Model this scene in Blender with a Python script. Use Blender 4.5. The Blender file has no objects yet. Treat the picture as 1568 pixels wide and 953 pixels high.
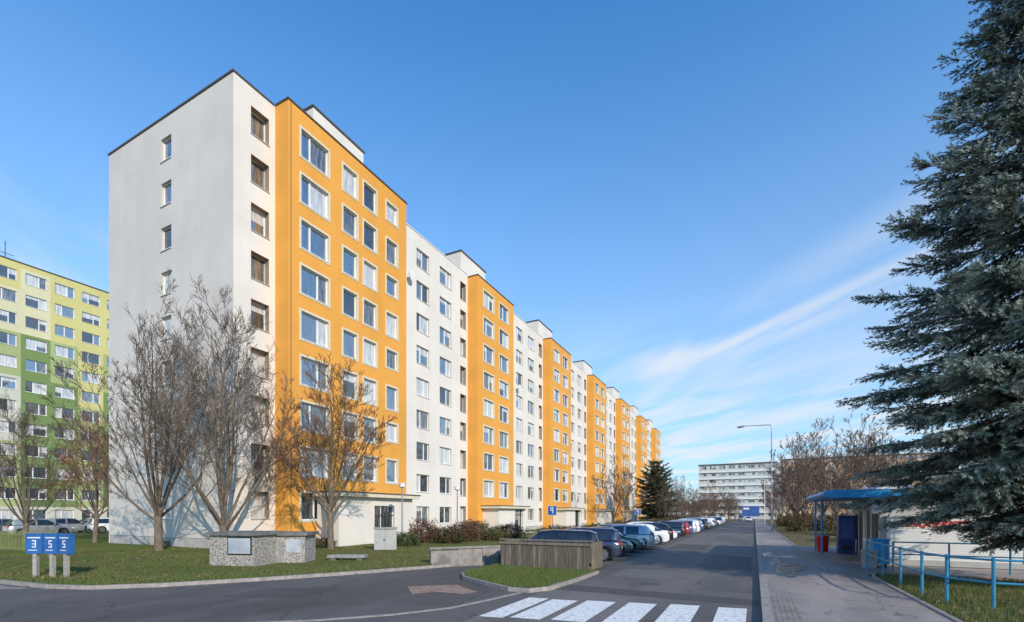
import bpy, math, random, time
import numpy as np
from mathutils import Vector, Matrix
T0=time.time()
random.seed(7); RNG=np.random.default_rng(7)
scene=bpy.context.scene
COL=scene.collection

# ---------------------------------------------------------------- materials
def nmat(name):
    m=bpy.data.materials.new(name); m.use_nodes=True
    nt=m.node_tree; b=nt.nodes["Principled BSDF"]
    return m,nt,b
def ramp(nt,fac,c1,c2,p1=.35,p2=.65):
    r=nt.nodes.new("ShaderNodeValToRGB")
    r.color_ramp.elements[0].color=(*c1,1); r.color_ramp.elements[1].color=(*c2,1)
    r.color_ramp.elements[0].position=p1; r.color_ramp.elements[1].position=p2
    nt.links.new(fac,r.inputs[0]); return r.outputs[0]
def mixc(nt,fac,a,b,mode='MIX'):
    n=nt.nodes.new("ShaderNodeMix"); n.data_type='RGBA'; n.blend_type=mode
    if isinstance(fac,(int,float)): n.inputs[0].default_value=fac
    else: nt.links.new(fac,n.inputs[0])
    for i,x in ((6,a),(7,b)):
        if isinstance(x,tuple): n.inputs[i].default_value=(*x,1)
        else: nt.links.new(x,n.inputs[i])
    return n.outputs[2]
def coords(nt,scale=(1,1,1)):
    g=nt.nodes.new("ShaderNodeNewGeometry")
    mp=nt.nodes.new("ShaderNodeMapping"); mp.inputs['Scale'].default_value=scale
    nt.links.new(g.outputs['Position'],mp.inputs[0]); return mp.outputs[0]
def noi(nt,co,scale,detail=5,rough=.6):
    n=nt.nodes.new("ShaderNodeTexNoise"); n.inputs['Scale'].default_value=scale
    n.inputs['Detail'].default_value=detail; n.inputs['Roughness'].default_value=rough
    nt.links.new(co,n.inputs['Vector']); return n.outputs[0]
def bump(nt,b,h,strength=.3,dist=.02):
    n=nt.nodes.new("ShaderNodeBump"); n.inputs['Strength'].default_value=strength; n.inputs['Distance'].default_value=dist
    nt.links.new(h,n.inputs['Height']); nt.links.new(n.outputs[0],b.inputs['Normal'])
def M(name,c1,c2=None,scale=5,rough=.8,bmp=0,stretch=(1,1,1),metal=0,p1=.35,p2=.65,dist=.02,spec=.4):
    m,nt,b=nmat(name)
    b.inputs['Roughness'].default_value=rough; b.inputs['Metallic'].default_value=metal
    b.inputs['Specular IOR Level'].default_value=spec
    if c2 is None: c2=tuple(x*.85 for x in c1)
    co=coords(nt,stretch); n=noi(nt,co,scale,4)
    nt.links.new(ramp(nt,n,c1,c2,p1,p2),b.inputs['Base Color'])
    if bmp: bump(nt,b,n,bmp,dist)
    return m
def wallmat(name,c,dirt=.82):
    m,nt,b=nmat(name); b.inputs['Roughness'].default_value=.9; b.inputs['Specular IOR Level'].default_value=.2
    n1=noi(nt,coords(nt,(1,1,.15)),.9,6,.65)
    n2=noi(nt,coords(nt),.22,3)
    n3=noi(nt,coords(nt),30,3)
    a=ramp(nt,n1,tuple(x*dirt for x in c),c,.25,.55)
    a2=mixc(nt,.45,a,ramp(nt,n2,tuple(x*.8 for x in c),c,.35,.6))
    g=nt.nodes.new("ShaderNodeNewGeometry"); s=nt.nodes.new("ShaderNodeSeparateXYZ"); nt.links.new(g.outputs['Position'],s.inputs[0])
    def mm(op,x,y):
        q=nt.nodes.new("ShaderNodeMath"); q.operation=op
        for i,v in enumerate((x,y)):
            if isinstance(v,(int,float)): q.inputs[i].default_value=v
            else: nt.links.new(v,q.inputs[i])
        return q.outputs[0]
    fz=mm('FRACT',mm('DIVIDE',mm('ADD',s.outputs[2],.55),2.8),0)
    a3=mixc(nt,ramp(nt,fz,(.13,.13,.13),(0,0,0),.004,.02),a2,tuple(x*.3 for x in c))
    nt.links.new(a3,b.inputs['Base Color']); bump(nt,b,n3,.25,.01)
    return m
white_wall=wallmat("white_render",(.77,.715,.64),.87)
shaded_end=wallmat("white_render_shaded_end",(.70,.65,.595),.88)  # same paint as the facade, weaker light on this side put into the colour
orange_wall=wallmat("orange_render",(.79,.37,.075),.87)
surround=M("surround_paint",(.74,.66,.50),rough=.8)
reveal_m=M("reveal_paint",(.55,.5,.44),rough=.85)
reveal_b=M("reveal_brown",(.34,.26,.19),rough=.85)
plinth_m=M("plinth",(.50,.48,.45),(.38,.36,.34),2,.9,.2)
frame_w=M("pvc_frame",(.80,.80,.78),(.72,.72,.70),3,.4)
frame_d=M("dark_frame",(.08,.075,.07),rough=.5)
flash_m=M("roof_flashing",(.10,.09,.085),rough=.5)
roof_m=M("roof_felt",(.12,.12,.12),(.08,.08,.08),1,.9)
def glass(name,c,g=.35,c2=None):
    m=bpy.data.materials.new(name); m.use_nodes=True; nt=m.node_tree; nt.nodes.clear()
    o=nt.nodes.new("ShaderNodeOutputMaterial"); d=nt.nodes.new("ShaderNodeBsdfDiffuse"); gl=nt.nodes.new("ShaderNodeBsdfGlossy")
    gl.inputs['Roughness'].default_value=.03; gl.inputs['Color'].default_value=(.85,.88,.90,1)
    n=noi(nt,coords(nt,(1,2.2,.35)),2.2,4)
    nt.links.new(ramp(nt,n,c,c2 or tuple(x*.5 for x in c),.4,.6),d.inputs['Color'])
    fr=nt.nodes.new("ShaderNodeFresnel"); fr.inputs[0].default_value=1.5
    ma=nt.nodes.new("ShaderNodeMath"); ma.operation='ADD'; ma.inputs[1].default_value=g; ma.use_clamp=True
    nt.links.new(fr.outputs[0],ma.inputs[0])
    mx=nt.nodes.new("ShaderNodeMixShader"); nt.links.new(ma.outputs[0],mx.inputs[0]); nt.links.new(d.outputs[0],mx.inputs[1]); nt.links.new(gl.outputs[0],mx.inputs[2])
    nt.links.new(mx.outputs[0],o.inputs[0]); return m
gl_dark=glass("window_glass",(.05,.055,.06),.15)
gl_blue=glass("window_glass_sky",(.10,.13,.17),.35)
gl_cur=glass("window_glass_curtain",(.66,.65,.62),.12,(.42,.43,.44))
gl_mid=glass("window_glass_room",(.20,.19,.17),.18,(.05,.05,.05))
GL=[gl_dark,gl_blue,gl_cur,gl_mid]

# ---------------------------------------------------------------- mesh builder
class Fr:
    def __init__(s,O,U,Nn): s.O=Vector((O[0],O[1],0)); s.U=Vector((U[0],U[1],0)).normalized(); s.N=Vector((Nn[0],Nn[1],0)).normalized()
    def p(s,u,n,z): return tuple(s.O+s.U*u+s.N*n+Vector((0,0,z)))
WORLD=Fr((0,0),(1,0),(0,1))
class MB:
    def __init__(s): s.v=[];s.f=[];s.m=[];s.mats=[]
    def mi(s,m):
        if m not in s.mats: s.mats.append(m)
        return s.mats.index(m)
    def face(s,pts,m):
        b=len(s.v); s.v+= [tuple(p) for p in pts]; s.f.append(tuple(range(b,b+len(pts)))); s.m.append(s.mi(m))
    def box(s,fr,u0,u1,n0,n1,z0,z1,m):
        b=len(s.v)
        for z in (z0,z1):
            for (u,n) in ((u0,n0),(u1,n0),(u1,n1),(u0,n1)): s.v.append(fr.p(u,n,z))
        k=s.mi(m)
        for q in ((0,3,2,1),(4,5,6,7),(0,1,5,4),(1,2,6,5),(2,3,7,6),(3,0,4,7)):
            s.f.append(tuple(b+i for i in q)); s.m.append(k)
    def tube(s,pts,rad,m,sides=6,cap=True):
        pts=[Vector(p) for p in pts]; k=s.mi(m); b=len(s.v); n=len(pts)
        if not isinstance(rad,(list,tuple)): rad=[rad]*n
        for i,p in enumerate(pts):
            t=(pts[min(i+1,n-1)]-pts[max(i-1,0)])
            t=t.normalized() if t.length>0 else Vector((0,0,1))
            ref=Vector((1,0,0)) if abs(t.x)<.8 else Vector((0,1,0))
            a=t.cross(ref).normalized(); c=t.cross(a)
            for j in range(sides):
                an=2*math.pi*j/sides; q=p+(a*math.cos(an)+c*math.sin(an))*rad[i]; s.v.append((q.x,q.y,q.z))
        for i in range(n-1):
            for j in range(sides):
                j2=(j+1)%sides
                s.f.append((b+i*sides+j,b+i*sides+j2,b+(i+1)*sides+j2,b+(i+1)*sides+j)); s.m.append(k)
        if cap:
            s.f.append(tuple(b+j for j in range(sides))[::-1]); s.m.append(k)
            s.f.append(tuple(b+(n-1)*sides+j for j in range(sides))); s.m.append(k)
    def mesh(s,name,smooth=False,sharp=None):
        me=bpy.data.meshes.new(name); me.from_pydata(s.v,[],s.f)
        for m in s.mats: me.materials.append(m)
        me.polygons.foreach_set('material_index',s.m)
        if smooth:
            me.polygons.foreach_set('use_smooth',[True]*len(s.f))
            if sharp: me.set_sharp_from_angle(angle=math.radians(sharp))
        me.update(); return me
    def obj(s,name,parent=None,smooth=False,sharp=None):
        o=bpy.data.objects.new(name,s.mesh(name,smooth,sharp)); COL.objects.link(o)
        if parent: o.parent=parent
        return o
def empty(name,loc=(0,0,0)):
    o=bpy.data.objects.new(name,None); o.location=loc; o.empty_display_size=.5; COL.objects.link(o); return o
def place(name,me,loc,rot=0,sc=1,parent=None):
    o=bpy.data.objects.new(name,me); COL.objects.link(o); o.location=loc; o.rotation_euler=(0,0,rot); o.scale=(sc,sc,sc) if not isinstance(sc,tuple) else sc
    if parent: o.parent=parent
    return o

# ---------------------------------------------------------------- facade
def facade(wb,gb,fr,u0,u1,z0,z1,wins,wall,wallfn=None):
    us=sorted(set([u0,u1]+[round(w[0],3) for w in wins]+[round(w[1],3) for w in wins]))
    zs=sorted(set([z0,z1]+[round(w[2],3) for w in wins]+[round(w[3],3) for w in wins]))
    us=[u for u in us if u0<=u<=u1]; zs=[z for z in zs if z0<=z<=z1]
    for i in range(len(us)-1):
        for j in range(len(zs)-1):
            uc=(us[i]+us[i+1])/2; zc=(zs[j]+zs[j+1])/2
            if any(w[0]<uc<w[1] and w[2]<zc<w[3] for w in wins): continue
            mm=wallfn(uc,zc) if wallfn else wall
            wb.face([fr.p(us[i],0,zs[j]),fr.p(us[i+1],0,zs[j]),fr.p(us[i+1],0,zs[j+1]),fr.p(us[i],0,zs[j+1])],mm)
    for w in wins:
        a,b,c,d=w[:4]; kind=w[4]
        a,b,c,d=[round(x,3) for x in (a,b,c,d)]
        dp={'deep':.42}.get(kind,.2)
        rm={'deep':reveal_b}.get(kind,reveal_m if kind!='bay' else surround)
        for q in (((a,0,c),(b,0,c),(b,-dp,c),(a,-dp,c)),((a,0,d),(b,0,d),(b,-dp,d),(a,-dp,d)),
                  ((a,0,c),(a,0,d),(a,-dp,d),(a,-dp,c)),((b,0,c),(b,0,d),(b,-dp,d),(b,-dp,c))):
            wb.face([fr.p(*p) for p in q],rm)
        if kind=='bay':
            s=.13
            gb.box(fr,a-s,b+s,-.01,.03,d,d+s,surround); gb.box(fr,a-s,b+s,-.01,.03,c-s,c,surround)
            gb.box(fr,a-s,a,-.01,.028,c,d,surround); gb.box(fr,b,b+s,-.01,.028,c,d,surround)
        fm=frame_w
        if kind=='deep': fm=random.choice([frame_w,reveal_m,reveal_m])
        t=.065; n0=-dp; n1=-dp+.06
        gb.box(fr,a,b,n0,n1,c,c+t,fm); gb.box(fr,a,b,n0,n1,d-t,d,fm)
        gb.box(fr,a,a+t,n0,n1+.002,c+t,d-t,fm); gb.box(fr,b-t,b,n0,n1+.002,c+t,d-t,fm)
        gb.box(fr,a-.03,b+.03,-dp+.06,.06,c-.035,c+.002,frame_w if kind!='deep' else reveal_m)
        wd=b-a
        cuts=[a]
        if wd>1.5: cuts+=[a+wd*random.choice([.36,.5,.64])]
        cuts.append(b)
        base=random.choices([0,1,2,3],[.24,.28,.26,.22])[0]
        for k in range(len(cuts)-1):
            x0,x1=cuts[k],cuts[k+1]
            if k>0: gb.box(fr,x0-.05,x0+.05,n0,n1+.004,c+t,d-t,fm)
            g=base if random.random()<.6 else random.choice([0,1,2,3])
            e=lambda: random.uniform(-.012,.012)
            nn=n0+.02
            zt=d-t
            if g!=2 and random.random()<.3:
                zb=zt-(d-c)*random.uniform(.2,.55)
                gb.face([fr.p(x0,nn+.014,zb),fr.p(x1,nn+.014,zb),fr.p(x1,nn+.014,zt),fr.p(x0,nn+.014,zt)],gl_cur)
            gb.face([fr.p(x0,nn+e(),c),fr.p(x1,nn+e(),c),fr.p(x1,nn+e(),d),fr.p(x0,nn+e(),d)],GL[g])

# ================================================================ APARTMENT BUILDING
bld=empty("apartment_building",(-26,16.6,0))
def par(o,p):
    o.parent=p; o.matrix_parent_inverse=Matrix.Translation(p.location).inverted()
W=MB(); G=MB()
XF=-26.0; XB=-24.8; XR=-39.8; YE=16.6
yf=lambda X:Fr((X,0),(0,1),(1,0))
rows1=[24.3-2.8*k for k in range(9)]; rows2=[23.7-2.8*k for k in range(9)]
fe=Fr((XR,YE),(1,0),(0,-1))
ew=[(6.5,7.65,z,z+1.45,'n') for z in rows1[:]]
facade(W,G,fe,0,XF-XR,.75,27,ew,shaded_end)
W.box(fe,0,XF-XR,-.3,-.03,-.5,.75,plinth_m)
G.box(fe,6.6,7.5,-.04,-.02,.2,.5,frame_d)
f=yf(XF)
facade(W,G,f,YE,19.2,.75,27,[(17.65,18.8,z,z+1.6,'deep') for z in rows1],white_wall)
W.box(Fr((XF,0),(0,1),(1,0)),YE,19.2,-.3,-.03,-.5,.75,plinth_m)
def side(Y,x0,x1,z0,z1,m): W.face([(x0,Y,z0),(x1,Y,z0),(x1,Y,z1),(x0,Y,z1)],m)
fb=yf(XB)
w1=[]
for k,z in enumerate(rows1):
    w1.append((20.1,22.2,z-.1,z+1.6,'bay'))
    if k<8: w1+= [(23.45,24.7,z-.1,z+1.6,'bay'),(25.35,26.6,z-.1,z+1.6,'bay')]
    w1.append((27.7,28.9,z+(.25 if k%2==0 else -.1),z+1.6,'bay'))
facade(W,G,fb,19.2,30.0,.75,27,w1,orange_wall)
W.box(fb,19.2,30.0,-.3,-.03,-.5,.75,plinth_m)
side(19.2,XF,XB,-.5,27,orange_wall); side(30.0,XF,XB,-.5,27,orange_wall)
starts=[41+19.3*k for k in range(6)]
prev=30.0
for i,s in enumerate(starts):
    zt=26.5
    ws=[]
    for z in rows2:
        ws+=[(s-8.2,s-6.4,z,z+1.55,'n'),(s-4.8,s-2.9,z,z+1.55,'n'),(s-1.35,s-.3,z-.1,z+1.65,'deep')]
    facade(W,G,f,prev,s,.6,zt,ws,white_wall)
    W.box(f,prev,s,-.3,-.03,-.5,.6,plinth_m)
    wb=[]
    for z in rows2:
        wb+=[(s+1.2,s+3.3,z-.1,z+1.55,'bay'),(s+4.6,s+6.7,z-.1,z+1.55,'bay')]
    facade(W,G,fb,s,s+8,.6,26.25,wb,orange_wall)
    W.box(fb,s,s+8,-.3,-.03,-.5,.6,plinth_m)
    side(s,XF,XB,-.5,26.25,orange_wall); side(s+8,XF,XB,-.5,26.25,orange_wall)
    W.face([(XF-.5,s,26.25),(XB,s,26.25),(XB,s+8,26.25),(XF-.5,s+8,26.25)],roof_m)
    W.face([(XF,s,26.24),(XF,s+8,26.24),(XF,s+8,26.5),(XF,s,26.5)],white_wall)
    prev=s+8
YEND=153
facade(W,G,f,prev,YEND,0,26.5,[],white_wall)
side(YEND,XR,XF,0,26.5,white_wall)
W.face([(XR,YE,0),(XR,YEND,0),(XR,YEND,26.5),(XR,YE,26.5)],white_wall)
W.face([(XR,YE,26.9),(XF,YE,26.9),(XF,30,26.9),(XR,30,26.9)],roof_m)
W.face([(XF,19.2,26.9),(XB,19.2,26.9),(XB,30,26.9),(XF,30,26.9)],roof_m)
W.face([(XR,30,26.4),(XF,30,26.4),(XF,YEND,26.4),(XR,YEND,26.4)],roof_m)
side(30.0,XR,XF,26.4,27,white_wall); W.face([(XR,YE,26.5),(XR,30,26.5),(XR,30,27),(XR,YE,27)],white_wall)
F=MB()
F.box(fe,-.06,XF-XR+.06,-.14,.06,27.002,27.10,flash_m)
F.box(f,YE+.15,19.2-.07,-.14,.06,27.0,27.09,flash_m)
F.box(fb,19.13,30.07,-.14,.06,27.0,27.10,flash_m)
F.box(Fr((XF,19.2),(1,0),(0,-1)),.08,1.06,-.14,.06,27.0,27.095,flash_m)
F.box(Fr((XF,30.0),(1,0),(0,1)),-13.8,1.06,-.14,.06,27.0,27.08,flash_m)
prev=30
for s in starts+[YEND]:
    F.box(f,prev+.08,s-.08,-.14,.05,26.5,26.57,frame_w if s<YEND else flash_m)
    if s<YEND:
        F.box(fb,s-.06,s+8.06,-.14,.06,26.25,26.34,flash_m)
        F.box(Fr((XF,s),(1,0),(0,-1)),.06,1.05,-.14,.06,26.25,26.335,flash_m)
    prev=s+8
def penthouse(y0,y1,zb,zt,x1=-26.35,x0=-31):
    W.box(WORLD,x0,x1,y0,y1,zb,zt,white_wall); F.box(WORLD,x0-.08,x1+.08,y0-.08,y1+.08,zt,zt+.12,flash_m)
penthouse(22.3,26.9,26.8,29.5)
for s in starts: penthouse(s-.7,s+4.2,26.3,28.7,x0=-28.2)
def entrance(y0,y1,zt,door):
    fx=Fr((-22.9,0),(0,1),(1,0))
    facade(W,G,fx,y0,y1,0,zt-.25,[(door,door+2.0,.25,2.75,'n')],white_wall)
    G.box(fx,door+.95,door+1.05,-.2,-.1,.25,2.75,frame_d); G.box(fx,door,door+2,-.2,-.11,2.05,2.13,frame_d)
    for q in (.3,.65,1.35,1.7): G.box(fx,door+q-.02,door+q+.02,-.2,-.12,.3,2.7,frame_d)
    side(y0,XB,-22.9,0,zt-.25,white_wall); side(y1,XB,-22.9,0,zt-.25,white_wall)
    W.box(WORLD,XB+.04,-22.5,y0-.4,y1+.4,zt-.25,zt,surround)
    F.box(WORLD,XB+.04,-22.44,y0-.46,y1+.46,zt,zt+.06,flash_m)
    W.box(WORLD,-22.9,-21.4,door-.5,door+2.4,-.1,.2,plinth_m)
entrance(21.3,28.4,3.55,24.4)
for s in starts: entrance(s+1.0,s+7.2,3.0,s+4.6)
G.box(fb,20.4,22.0,-.04,-.02,.25,.55,frame_d)
F.tube([(-24.75,19.35,.3),(-24.75,19.35,26.9)],.02,flash_m,5)
for (y,z) in ((31.5,22),(52,17.4)):
    F.tube([(-25.95,y,z),(-25.6,y,z),(-25.5,y,z+.2)],.02,flash_m,5); F.tube([(-25.55,y,z+.2),(-25.45,y,z+.2)],[.32,.36],frame_w,12)
for o in (W.obj("walls"),G.obj("windows"),F.obj("roof_trim")): par(o,bld)

# ================================================================ GREEN BUILDING
gcol={'y':wallmat("lime_yellow",(.60,.55,.23),.93),'p':wallmat("pale_yellow",(.66,.62,.40),.93),'g':wallmat("leaf_green",(.19,.27,.10),.9),
      'l':wallmat("light_green",(.38,.44,.20),.93),'w':wallmat("pale_green_white",(.56,.56,.46),.93),'d':wallmat("dark_green",(.12,.18,.07),.9)}  # wall paints, desaturated to put distance haze into the colour
gbd=empty("green_apartment_building",(-85,40,0))
W2=MB();G2=MB()
fg=yf(-85.0)
gw=[];
cols=[9.9+2.93*k for k in range(18)]
for r in range(12):
    for c in cols: gw.append((c-1.05,c+1.05,1.3+2.82*r,2.75+2.82*r,'n'))
def gfn(u,z):
    r=int((z-.3)/2.82); c=int((u-8.4)/2.93)
    if r>=11: return gcol['y'] if c%6 else gcol['p']
    if r>=9: return gcol['p'] if c<7 else gcol['y']
    if r<1: return gcol['w']
    if c%6==5 : return gcol['w'] if 3<r<7 else gcol['l']
    if c==8: return gcol['y'] if r>5 else gcol['l']
    if r in (7,8): return gcol['l'] if c%2 else gcol['g']
    if r<=2 : return gcol['g'] if c%3 else gcol['d']
    return gcol['g']
us=[8.4+2.93*k for k in range(19)]
for k in range(18):
    sub=[w for w in gw if us[k]<w[0]<us[k+1]]
    for r in range(12):
        z0=.3+2.82*r; z1=z0+2.82
        ws=[w for w in sub if z0<w[2]<z1]
        facade(W2,G2,fg,us[k],us[k+1],z0,z1,ws,None,gfn)
W2.box(WORLD,-97,-85.02,8.4,us[18],-.2,.3,plinth_m)
W2.box(WORLD,-97,-85.0,8.38,us[18]+.02,34.141,34.8,gcol['y'])
W2.face([(-97,8.4,.3),(-85,8.4,.3),(-85,8.4,34.14),(-97,8.4,34.14)],gcol['p'])
W2.face([(-97,us[18],.3),(-85,us[18],.3),(-85,us[18],34.14),(-97,us[18],34.14)],gcol['p'])
W2.face([(-97,8.4,.3),(-97,us[18],.3),(-97,us[18],34.14),(-97,8.4,34.14)],gcol['p'])
W2.box(WORLD,-97.1,-84.9,8.3,us[18]+.1,34.8,34.92,flash_m)
W2.tube([(-88,25.4,34.9),(-88,25.4,38.2)],.06,flash_m,5); W2.tube([(-88,24.6,36.6),(-88,26.2,36.6)],.04,flash_m,4)
W2.box(WORLD,-93,-89,29,33,34.92,36,gcol['w'])
for o in (W2.obj("walls"),G2.obj("windows")): par(o,gbd)

# ================================================================ DISTANT BUILDINGS
def slab_block(name,x0,x1,Y,H,depth,wall,rows,pitch,band=None):
    e=empty(name,(x0,Y,0)); a=MB(); g=MB()
    fr=Fr((x0,Y),(1,0),(0,-1)); Wd=x1-x0; n=int(Wd/pitch)
    ws=[]
    for r in range(rows):
        for k in range(n):
            c=(k+.5)*Wd/n; h=H/rows
            ws.append((c-pitch*.34,c+pitch*.34,r*h+1.1,r*h+h-.25,'n'))
    facade(a,g,fr,0,Wd,0,H,ws,wall)
    if band:
        for r in range(1,rows): a.box(fr,0,Wd,.01,.5,r*H/rows-.3,r*H/rows+.35,band)
    a.face([(x0,Y,0),(x0,Y+depth,0),(x0,Y+depth,H),(x0,Y,H)],wall); a.face([(x1,Y,0),(x1,Y+depth,0),(x1,Y+depth,H),(x1,Y,H)],wall)
    a.face([(x0,Y+depth,0),(x1,Y+depth,0),(x1,Y+depth,H),(x0,Y+depth,H)],wall)
    a.box(WORLD,x0-.2,x1+.2,Y-.2,Y+depth+.2,H,H+.5,flash_m)
    for o in (a.obj("walls"),g.obj("windows")): par(o,e)
pale=wallmat("pale_concrete",(.58,.58,.54)); ochre=wallmat("ochre_concrete",(.60,.42,.27))
slab_block("distant_apartment_block",-21,8,216,22.5,12,pale,8,3.6,frame_w)
slab_block("distant_ochre_block",11,66,238,25.5,12,ochre,9,3.4)
slab_block("distant_apartment_block",-75,-46,190,20,12,pale,7,3.6)

# ================================================================ GROUND
def ngon(name,poly,z,mat_,zb=None):
    b=MB(); b.face([(x,y,z) for x,y in poly],mat_)
    return b.obj(name)
def ribbon(b,pl,w,z0,z1,m):
    n=len(pl); L=[];R=[]
    for i in range(n):
        p=Vector(pl[i]); a=Vector(pl[max(i-1,0)]); c=Vector(pl[min(i+1,n-1)])
        t=(c-a).normalized(); nn=Vector((-t.y,t.x))
        L.append(p+nn*w/2); R.append(p-nn*w/2)
    for i in range(n-1):
        l0,l1,r0,r1=L[i],L[i+1],R[i],R[i+1]
        b.face([(r0.x,r0.y,z1),(r1.x,r1.y,z1),(l1.x,l1.y,z1),(l0.x,l0.y,z1)],m)
        b.face([(r0.x,r0.y,z0),(r1.x,r1.y,z0),(r1.x,r1.y,z1),(r0.x,r0.y,z1)],m)
        b.face([(l0.x,l0.y,z0),(l1.x,l1.y,z0),(l1.x,l1.y,z1),(l0.x,l0.y,z1)],m)
    for i in (0,n-1):
        l,r=L[i],R[i]; b.face([(l.x,l.y,z0),(r.x,r.y,z0),(r.x,r.y,z1),(l.x,l.y,z1)],m)
def dens(pl,step=.6):
    out=[]
    for i in range(len(pl)-1):
        a=Vector(pl[i]);b=Vector(pl[i+1]);n=max(1,int((b-a).length/step))
        out+=[tuple(a.lerp(b,k/n)) for k in range(n)]
    out.append(tuple(pl[-1])); return out

def asphalt(name,c,c2,patch=.5,crack=.8,damp=False):
    m,nt,b=nmat(name)
    co=coords(nt)
    fine=noi(nt,co,55,4,.75); med=noi(nt,co,1.3,6,.7); big=noi(nt,coords(nt,(1,.25,1)),.28,4,.6)
    a=ramp(nt,med,c,c2,.35,.7)
    a=mixc(nt,patch,a,ramp(nt,big,tuple(x*.70 for x in c),tuple(x*1.3 for x in c2),.42,.58))
    a=mixc(nt,.75,a,ramp(nt,fine,(.2,.2,.2),(.85,.85,.84),.3,.75),'OVERLAY')
    vo=nt.nodes.new("ShaderNodeTexVoronoi"); vo.feature='DISTANCE_TO_EDGE'; vo.inputs['Scale'].default_value=.27
    wn=nt.nodes.new("ShaderNodeVectorMath"); wn.operation='ADD'
    nz=nt.nodes.new("ShaderNodeTexNoise"); nz.inputs['Scale'].default_value=1.2; nz.inputs['Detail'].default_value=5
    nt.links.new(co,nz.inputs['Vector']); nt.links.new(co,wn.inputs[0]); nt.links.new(nz.outputs['Color'],wn.inputs[1]); nt.links.new(wn.outputs[0],vo.inputs['Vector'])
    cr=ramp(nt,vo.outputs[0],(.40,.40,.40),(1,1,1),.002,.008)
    a=mixc(nt,crack,a,cr,'MULTIPLY')
    nt.links.new(a,b.inputs['Base Color']); b.inputs['Specular IOR Level'].default_value=.3
    r=ramp(nt,big,(.5,.5,.5) if damp else (.65,.65,.65),(.92,.92,.92),.4,.6); nt.links.new(r,b.inputs['Roughness'])
    bump(nt,b,fine,.6,.01); return m
road_m=asphalt("asphalt",(.115,.104,.096),(.17,.156,.143))
side_m=asphalt("asphalt_dark",(.088,.080,.077),(.13,.119,.112),.4)
walk_m=asphalt("pavement_asphalt",(.235,.20,.175),(.32,.275,.245),.6,.8,True)
def grassmat(name,g1,g2,br):
    m,nt,b=nmat(name); b.inputs['Roughness'].default_value=.95; b.inputs['Specular IOR Level'].default_value=.1
    co=coords(nt); n1=noi(nt,co,2.2,6,.7); n2=noi(nt,co,.35,4,.6); n3=noi(nt,co,25,4,.7)
    a=ramp(nt,n1,g1,g2,.35,.65); a=mixc(nt,ramp(nt,n2,(0,0,0),(.8,.8,.8),.45,.65),a,br)
    a=mixc(nt,.6,a,ramp(nt,n3,(.25,.25,.25),(.9,.9,.9),.3,.7),'OVERLAY')
    nt.links.new(a,b.inputs['Base Color']); bump(nt,b,n3,.8,.04); return m
grass_m=grassmat("lawn_grass",(.075,.105,.018),(.12,.15,.036),(.16,.12,.055))
field_m=grassmat("dry_grass",(.11,.10,.04),(.15,.13,.06),(.18,.135,.07))
kerb_m=M("kerb_stone",(.38,.34,.31),(.24,.215,.195),6,.85,.3)
b=MB(); R=1800; b.face([(-R,-R,0),(R,-R,0),(R,R,0),(-R,R,0)],field_m); b.obj("ground")
ngon("side_road",[(-75,-35),(-5.3,-35),(-5.3,17.6),(-10.5,17.6),(-10.5,120),(-11.5,120),(-75,120)],.004,side_m)
ngon("main_road",[(-5.3,-35),(.15,-35),(.15,230),(-5.3,230)],.005,road_m)
ngon("parking_strip",[(-10.6,17.6),(-5.3,17.6),(-5.3,118),(-10.6,118)],.009,asphalt("parking_asphalt",(.10,.093,.088),(.15,.14,.13)))
ngon("car_park",[(-84,0),(-68,0),(-68,90),(-84,90)],.012,road_m)
lawn_edge=[(-68,1.2),(-40,3.6),(-21.4,6.0),(-18.6,6.25),(-17.2,6.7),(-15.9,7.9),(-14.4,10.1),(-12.9,12.8),(-11.8,15.2),(-10.9,17.2),(-10.6,19)]
def lawn_mesh(name,poly,z,mat_,amp=.06,step=.8,bbox=None):
    from mathutils.geometry import delaunay_2d_cdt
    poly=[Vector(p) for p in dens(poly+[poly[0]],1.0)[:-1]]
    n=len(poly); vs=list(poly); xs=[p.x for p in poly]; ys=[p.y for p in poly]
    bb=bbox or (min(xs),max(xs),min(ys),max(ys))
    x=bb[0]
    while x<bb[1]:
        y=bb[2]
        while y<bb[3]:
            vs.append(Vector((x+random.uniform(-.2,.2),y+random.uniform(-.2,.2)))); y+=step
        x+=step
    r=delaunay_2d_cdt(vs,[],[list(range(n))],1,1e-4)
    V=r[0]; Fc=r[2]
    from mathutils import noise
    P=np.array([(p.x,p.y) for p in poly])
    out=[]
    for v in V:
        dmin=float(np.min(np.hypot(P[:,0]-v.x,P[:,1]-v.y)))
        k=min(1,dmin/2.5)
        out.append((v.x,v.y,z+k*(amp*1.2+amp*noise.noise(Vector((v.x*.35,v.y*.35,0))))))
    me=bpy.data.meshes.new(name); me.from_pydata(out,[],[tuple(f) for f in Fc]); me.materials.append(mat_)
    me.polygons.foreach_set('use_smooth',[True]*len(me.polygons))
    o=bpy.data.objects.new(name,me); COL.objects.link(o); return o
lawn_poly=lawn_edge+[(-10.6,118),(-68,118)]
lawn_mesh("lawn",lawn_poly,.10,grass_m,.07,1.0,(-45,-11,6,45))
K=MB(); ribbon(K,lawn_edge+[(-10.6,60),(-10.6,118)],.13,0,.118,kerb_m)
island=[(-9.25,14.3),(-8.6,13.4),(-7.3,12.6),(-6.2,12.0),(-5.6,12.0),(-5.25,12.6),(-5.15,14.5),(-5.1,16.9),(-9.3,16.9)]
ribbon(K,island+[island[0]],.13,0,.12,kerb_m)
lawn_mesh("lawn_island",island,.10,grass_m,.05,.5)
ribbon(K,[(-5.8,11.85),(-6.0,10.6),(-6.3,9.2),(-7.0,8.0),(-8.0,6.9),(-9.5,5.7),(-13,3.6),(-20,.8)],.12,0,.018,kerb_m)
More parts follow.
